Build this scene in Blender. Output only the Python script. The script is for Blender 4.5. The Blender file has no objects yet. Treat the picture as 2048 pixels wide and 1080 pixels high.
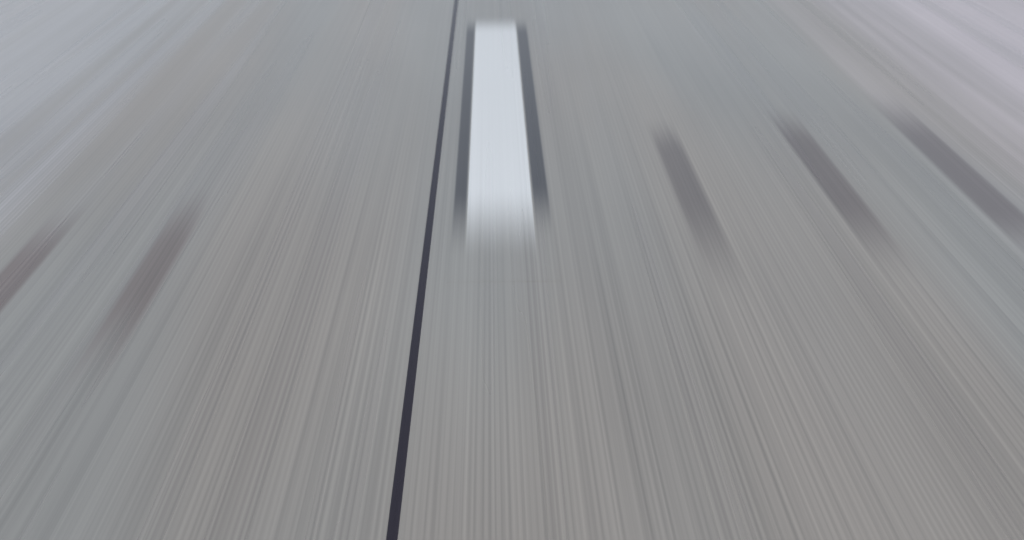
import bpy, math
S=bpy.context.scene
S.view_settings.view_transform='Standard'
S.view_settings.look='None'
S.view_settings.exposure=0

class NT:
    def __init__(s,nt): s.nt=nt
    def n(s,t,**k):
        x=s.nt.nodes.new(t)
        for a,b in k.items(): setattr(x,a,b)
        return x
    def put(s,sock,v):
        if isinstance(v,bpy.types.NodeSocket): s.nt.links.new(v,sock)
        else: sock.default_value=v
    def m(s,op,a,b=0.0,c=0.0,clamp=False):
        x=s.n('ShaderNodeMath',operation=op,use_clamp=clamp)
        s.put(x.inputs[0],a); s.put(x.inputs[1],b); s.put(x.inputs[2],c)
        return x.outputs[0]
    def mr(s,v,a,b,c=0.0,d=1.0,smooth=True):
        x=s.n('ShaderNodeMapRange'); x.interpolation_type='SMOOTHSTEP' if smooth else 'LINEAR'
        s.put(x.inputs['Value'],v)
        s.put(x.inputs['From Min'],a); s.put(x.inputs['From Max'],b); s.put(x.inputs['To Min'],c); s.put(x.inputs['To Max'],d)
        return x.outputs[0]
    def noise(s,vec,sc,off=(0,0,0),detail=2.0,rough=.5):
        mp=s.n('ShaderNodeMapping'); s.put(mp.inputs['Vector'],vec)
        mp.inputs['Scale'].default_value=sc; mp.inputs['Location'].default_value=off
        x=s.n('ShaderNodeTexNoise'); s.put(x.inputs['Vector'],mp.outputs[0])
        x.inputs['Scale'].default_value=1; x.inputs['Detail'].default_value=detail; x.inputs['Roughness'].default_value=rough
        return x.outputs[0]
    def mix(s,f,a,b,blend='MIX'):
        x=s.n('ShaderNodeMix',data_type='RGBA',blend_type=blend)
        s.put(x.inputs[0],f)
        s.put(x.inputs[6],a); s.put(x.inputs[7],b)
        return x.outputs[2]

SPEC=1.0
def grazing_sheen(bs,wt=1.0,ior=1.7):
    """sheen added in place of haze: brightens at grazing view angles"""
    bs.inputs['IOR'].default_value=ior
    bs.inputs['Sheen Weight'].default_value=wt
    bs.inputs['Sheen Roughness'].default_value=.23
    bs.inputs['Sheen Tint'].default_value=(.95,.96,1,1)

def concrete(b):
    pos=b.n('ShaderNodeNewGeometry').outputs['Position']
    sep=b.n('ShaderNodeSeparateXYZ'); b.put(sep.inputs[0],pos)
    X,Y=sep.outputs[0],sep.outputs[1]
    fine=b.noise(pos,(170,.25,0),(3,1,0),1,.6)
    mid=b.noise(pos,(60,.20,0),(7,4,0),2,.6)
    wide=b.noise(pos,(9,.16,0),(1,9,0),2,.5)
    hue=b.noise(pos,(1.5,.30,0),(5.6,2,0),1,.5)
    blot=b.noise(pos,(1.6,.55,0),(2.3,.4,0),2,.5)
    wv=b.n('ShaderNodeTexWave',wave_type='BANDS',bands_direction='X',wave_profile='SIN')
    wv.inputs['Scale'].default_value=24; wv.inputs['Distortion'].default_value=0
    b.put(wv.inputs['Vector'],pos)
    gr=b.m('MULTIPLY',b.m('SUBTRACT',wv.outputs['Fac'],.5),b.mr(hue,.3,.6))
    h=b.m('MULTIPLY',b.m('SUBTRACT',fine,.5),.48)
    h=b.m('ADD',h,b.m('MULTIPLY',b.m('SUBTRACT',mid,.5),.32))
    h=b.m('ADD',h,b.m('MULTIPLY',b.m('SUBTRACT',wide,.5),.24))
    h=b.m('ADD',h,b.m('MULTIPLY',b.m('SUBTRACT',blot,.5),.34))
    h=b.m('ADD',h,b.m('MULTIPLY',gr,.15))
    val=b.m('ADD',h,1.0)
    base=b.mix(b.mr(hue,.3,.7),(.216,.223,.214,1),(.222,.212,.193,1))
    sheen_right=b.mr(b.m('ADD',X,b.m('MULTIPLY',b.m('SUBTRACT',wide,.5),1.1)),1.4,2.5)  # reflected sky on the right, painted into the base colour as a paler band
    sheen_left=b.mr(b.m('ADD',X,b.m('MULTIPLY',b.m('SUBTRACT',wide,.5),2.0)),-1.15,-2.3)  # left-hand counterpart: reflection brightness put into the base colour
    base=b.mix(b.m('MULTIPLY',sheen_right,.9),base,(.41,.385,.42,1))
    base=b.mix(b.m('MULTIPLY',sheen_left,.75),base,(.335,.345,.36,1))
    cc=b.n('ShaderNodeCombineColor'); 
    for i in range(3): b.put(cc.inputs[i],val)
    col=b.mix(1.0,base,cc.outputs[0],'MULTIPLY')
    rough=b.m('ADD',b.m('MULTIPLY',wide,.2),.19)
    return col,h,rough,X,Y,mid,fine,wide

def surf(name,over=None):
    m=bpy.data.materials.new(name); m.use_nodes=True
    b=NT(m.node_tree); bs=m.node_tree.nodes['Principled BSDF']
    col,h,rough,X,Y,mid,fine,wide=concrete(b)
    bs.inputs['Specular IOR Level'].default_value=SPEC
    grazing_sheen(bs)
    if over:
        oc=b.n('ShaderNodeTexCoord').outputs['Object']
        sp=b.n('ShaderNodeSeparateXYZ'); b.put(sp.inputs[0],oc)
        x,y=sp.outputs[0],sp.outputs[1]
        y=b.m('ADD',y,b.m('MULTIPLY',b.m('SUBTRACT',mid,.5),over.get('rag',.25)))
        f=b.m('MULTIPLY',b.mr(y,over['y'][0],over['y'][1]),b.mr(y,over['y'][2],over['y'][3],1.0,0.0))
        hw,e=over['hw'],over['edge']
        ax=b.m('ABSOLUTE',x)
        f=b.m('MULTIPLY',f,b.mr(ax,hw-e,hw,1.0,0.0))
        f=b.m('MULTIPLY',f,over['op'])
        v=b.m('ADD',b.m('MULTIPLY',h,over.get('var',.5)),1.0)
        cc=b.n('ShaderNodeCombineColor')
        for i in range(3): b.put(cc.inputs[i],v)
        oc2=b.mix(1.0,over['col']+(1,),cc.outputs[0],'MULTIPLY')
        col=b.mix(f,col,oc2)
        b.put(bs.inputs['Specular IOR Level'],b.mr(f,0,1,SPEC,over.get('spec',.5),False))
        up=b.n('ShaderNodeCombineXYZ'); up.inputs[2].default_value=1
        b.put(bs.inputs['Normal'],up.outputs[0])
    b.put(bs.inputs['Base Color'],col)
    b.put(bs.inputs['Roughness'],rough)
    return m

DX=-.0145
def sheet(name,x0,x1,y0,y1,z,mat,origin=(0,0),parent=None,skirt=.012):
    """thin layer whose rim feathers down just below the road surface"""
    ox,oy=origin; s=skirt; lo=-z-.0004
    ins=[(x0,y0),(x1,y0),(x1,y1),(x0,y1)]
    out=[(x0-s,y0-s),(x1+s,y0-s),(x1+s,y1+s),(x0-s,y1+s)]
    v=[(a-ox,c-oy,0) for a,c in ins]+[(a-ox,c-oy,lo) for a,c in out]
    f=[(0,1,2,3)]+[(i+4,(i+1)%4+4,(i+1)%4,i) for i in range(4)]
    me=bpy.data.meshes.new(name); me.from_pydata(v,[],f)
    me.materials.append(mat)
    o=bpy.data.objects.new(name,me); o.location=(ox+DX,oy,z)
    S.collection.objects.link(o)
    if parent: o.parent=parent
    return o

gm=bpy.data.materials.new('grass_verge'); gm.use_nodes=True
b=NT(gm.node_tree); p=b.n('ShaderNodeNewGeometry').outputs['Position']
c=b.mix(b.noise(p,(1.5,1.5,1),detail=5),(.05,.07,.03,1),(.13,.12,.07,1))
b.put(gm.node_tree.nodes['Principled BSDF'].inputs['Base Color'],c)
gm.node_tree.nodes['Principled BSDF'].inputs['Roughness'].default_value=.95
me=bpy.data.meshes.new('ground'); me.from_pydata([(-1500,-1500,-.06),(1500,-1500,-.06),(1500,1500,-.06),(-1500,1500,-.06)],[],[(0,1,2,3)])
me.materials.append(gm); S.collection.objects.link(bpy.data.objects.new('ground',me))

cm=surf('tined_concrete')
def slab(name,x0,x1,y0,y1,z0,z1,mat):
    v=[(x,y,z) for z in (z0,z1) for x,y in ((x0,y0),(x1,y0),(x1,y1),(x0,y1))]
    f=[(3,2,1,0),(4,5,6,7),(0,1,5,4),(1,2,6,5),(2,3,7,6),(3,0,4,7)]
    me=bpy.data.meshes.new(name); me.from_pydata(v,[],f); me.materials.append(mat)
    o=bpy.data.objects.new(name,me); S.collection.objects.link(o); return o
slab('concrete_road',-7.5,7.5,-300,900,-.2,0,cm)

jm=bpy.data.materials.new('joint_sealant'); jm.use_nodes=True
b=NT(jm.node_tree); bs=jm.node_tree.nodes['Principled BSDF']
p=b.n('ShaderNodeNewGeometry').outputs['Position']
nz=b.noise(p,(120,.5,0),detail=2)
b.put(bs.inputs['Base Color'],b.mix(nz,(.012,.010,.017,1),(.026,.023,.032,1)))
bs.inputs['Roughness'].default_value=.25
bs.inputs['Specular IOR Level'].default_value=.5
grazing_sheen(bs,.7,1.5)
sheet('road_joint_seal',-.186,-.1675,-300,900,.001,jm,skirt=.002)

wm=surf('worn_white_paint',dict(y=(-1.38,-.86,1.00,1.36),hw=.102,edge=.003,op=.96,col=(.555,.60,.63),rag=.08,var=.28,spec=.3))
kl=surf('black_contrast_paint_a',dict(y=(-1.39,-.88,1.00,1.34),hw=.0235,edge=.008,op=.95,col=(.056,.061,.070),rag=.1,var=.4,spec=.2))
kr=surf('black_contrast_paint_b',dict(y=(-1.26,-.82,1.00,1.34),hw=.029,edge=.009,op=.95,col=(.056,.061,.070),rag=.1,var=.4,spec=.2))
for k in (0,1,2,3,-1,4,5,6):
    cy=3.85+12*k
    e=bpy.data.objects.new('lane_marking',None); S.collection.objects.link(e)
    sheet('white_stripe',-.066,.138,cy-1.5,cy+1.5,.001,wm,(.036,cy),e,skirt=.002)
    sheet('black_border_1',-.112,-.066,cy-1.5,cy+1.5,.001,kl,(-.0885,cy),e,skirt=.002)
    sheet('black_border_2',.138,.195,cy-1.5,cy+1.5,.001,kr,(.166,cy),e,skirt=.002)

slots=[(.584,.704,2.20,2.90,3.26,3.66,.76,(.088,.081,.081)),
       (1.064,1.192,2.30,2.88,3.34,3.78,.76,(.090,.077,.077)),
       (1.508,1.650,2.32,2.80,3.34,3.96,.76,(.088,.077,.080)),
       (-.978,-.860,1.80,2.34,2.56,3.02,.62,(.110,.083,.077)),
       (-1.345,-1.228,1.80,2.22,2.46,2.92,.66,(.108,.078,.073))]
for i,(x0,x1,a,b_,c_,d,op,colr) in enumerate(slots):
    cx=(x0+x1)/2; cy=(a+d)/2
    m=surf('slot_patch_mortar_%d'%i,dict(y=(a-cy,b_-cy,c_-cy,d-cy),hw=(x1-x0)/2,edge=.026,op=op,col=colr,rag=.22,var=.8,spec=.6))
    for k in (0,1,2,3):
        sheet('road_patch',x0,x1,a-.15+4.6*k,d+.15+4.6*k,.001,m,(cx,cy+4.6*k),skirt=.02)

w=bpy.data.worlds.new('World'); S.world=w; w.use_nodes=True
nt=w.node_tree; sk=nt.nodes.new('ShaderNodeTexSky'); sk.sky_type='NISHITA'; sk.sun_disc=False
sk.sun_elevation=math.radians(50); sk.sun_rotation=math.radians(150); sk.dust_density=5; sk.air_density=1.0
hs=nt.nodes.new('ShaderNodeHueSaturation'); hs.inputs['Saturation'].default_value=.55
nt.links.new(sk.outputs[0],hs.inputs['Color'])
nt.links.new(hs.outputs[0],nt.nodes['Background'].inputs[0]); nt.nodes['Background'].inputs[1].default_value=.15
L=bpy.data.lights.new('sun','SUN'); L.energy=1.3; L.angle=math.radians(20); L.color=(1,.98,.95)
lo=bpy.data.objects.new('sun',L); S.collection.objects.link(lo)
lo.rotation_euler=(math.radians(40),0,math.radians(180-150))

cam=bpy.data.cameras.new('camera'); co=bpy.data.objects.new('camera',cam); S.collection.objects.link(co)
cam.sensor_width=36; cam.lens=36*2000/2048; cam.clip_end=5000; cam.clip_start=.02
co.location=(0,0,1.3)
co.rotation_euler=(math.radians(90-28.28),0,math.radians(-1.185))
cam.dof.use_dof=True; cam.dof.focus_distance=2.2; cam.dof.aperture_fstop=3.6
S.camera=co
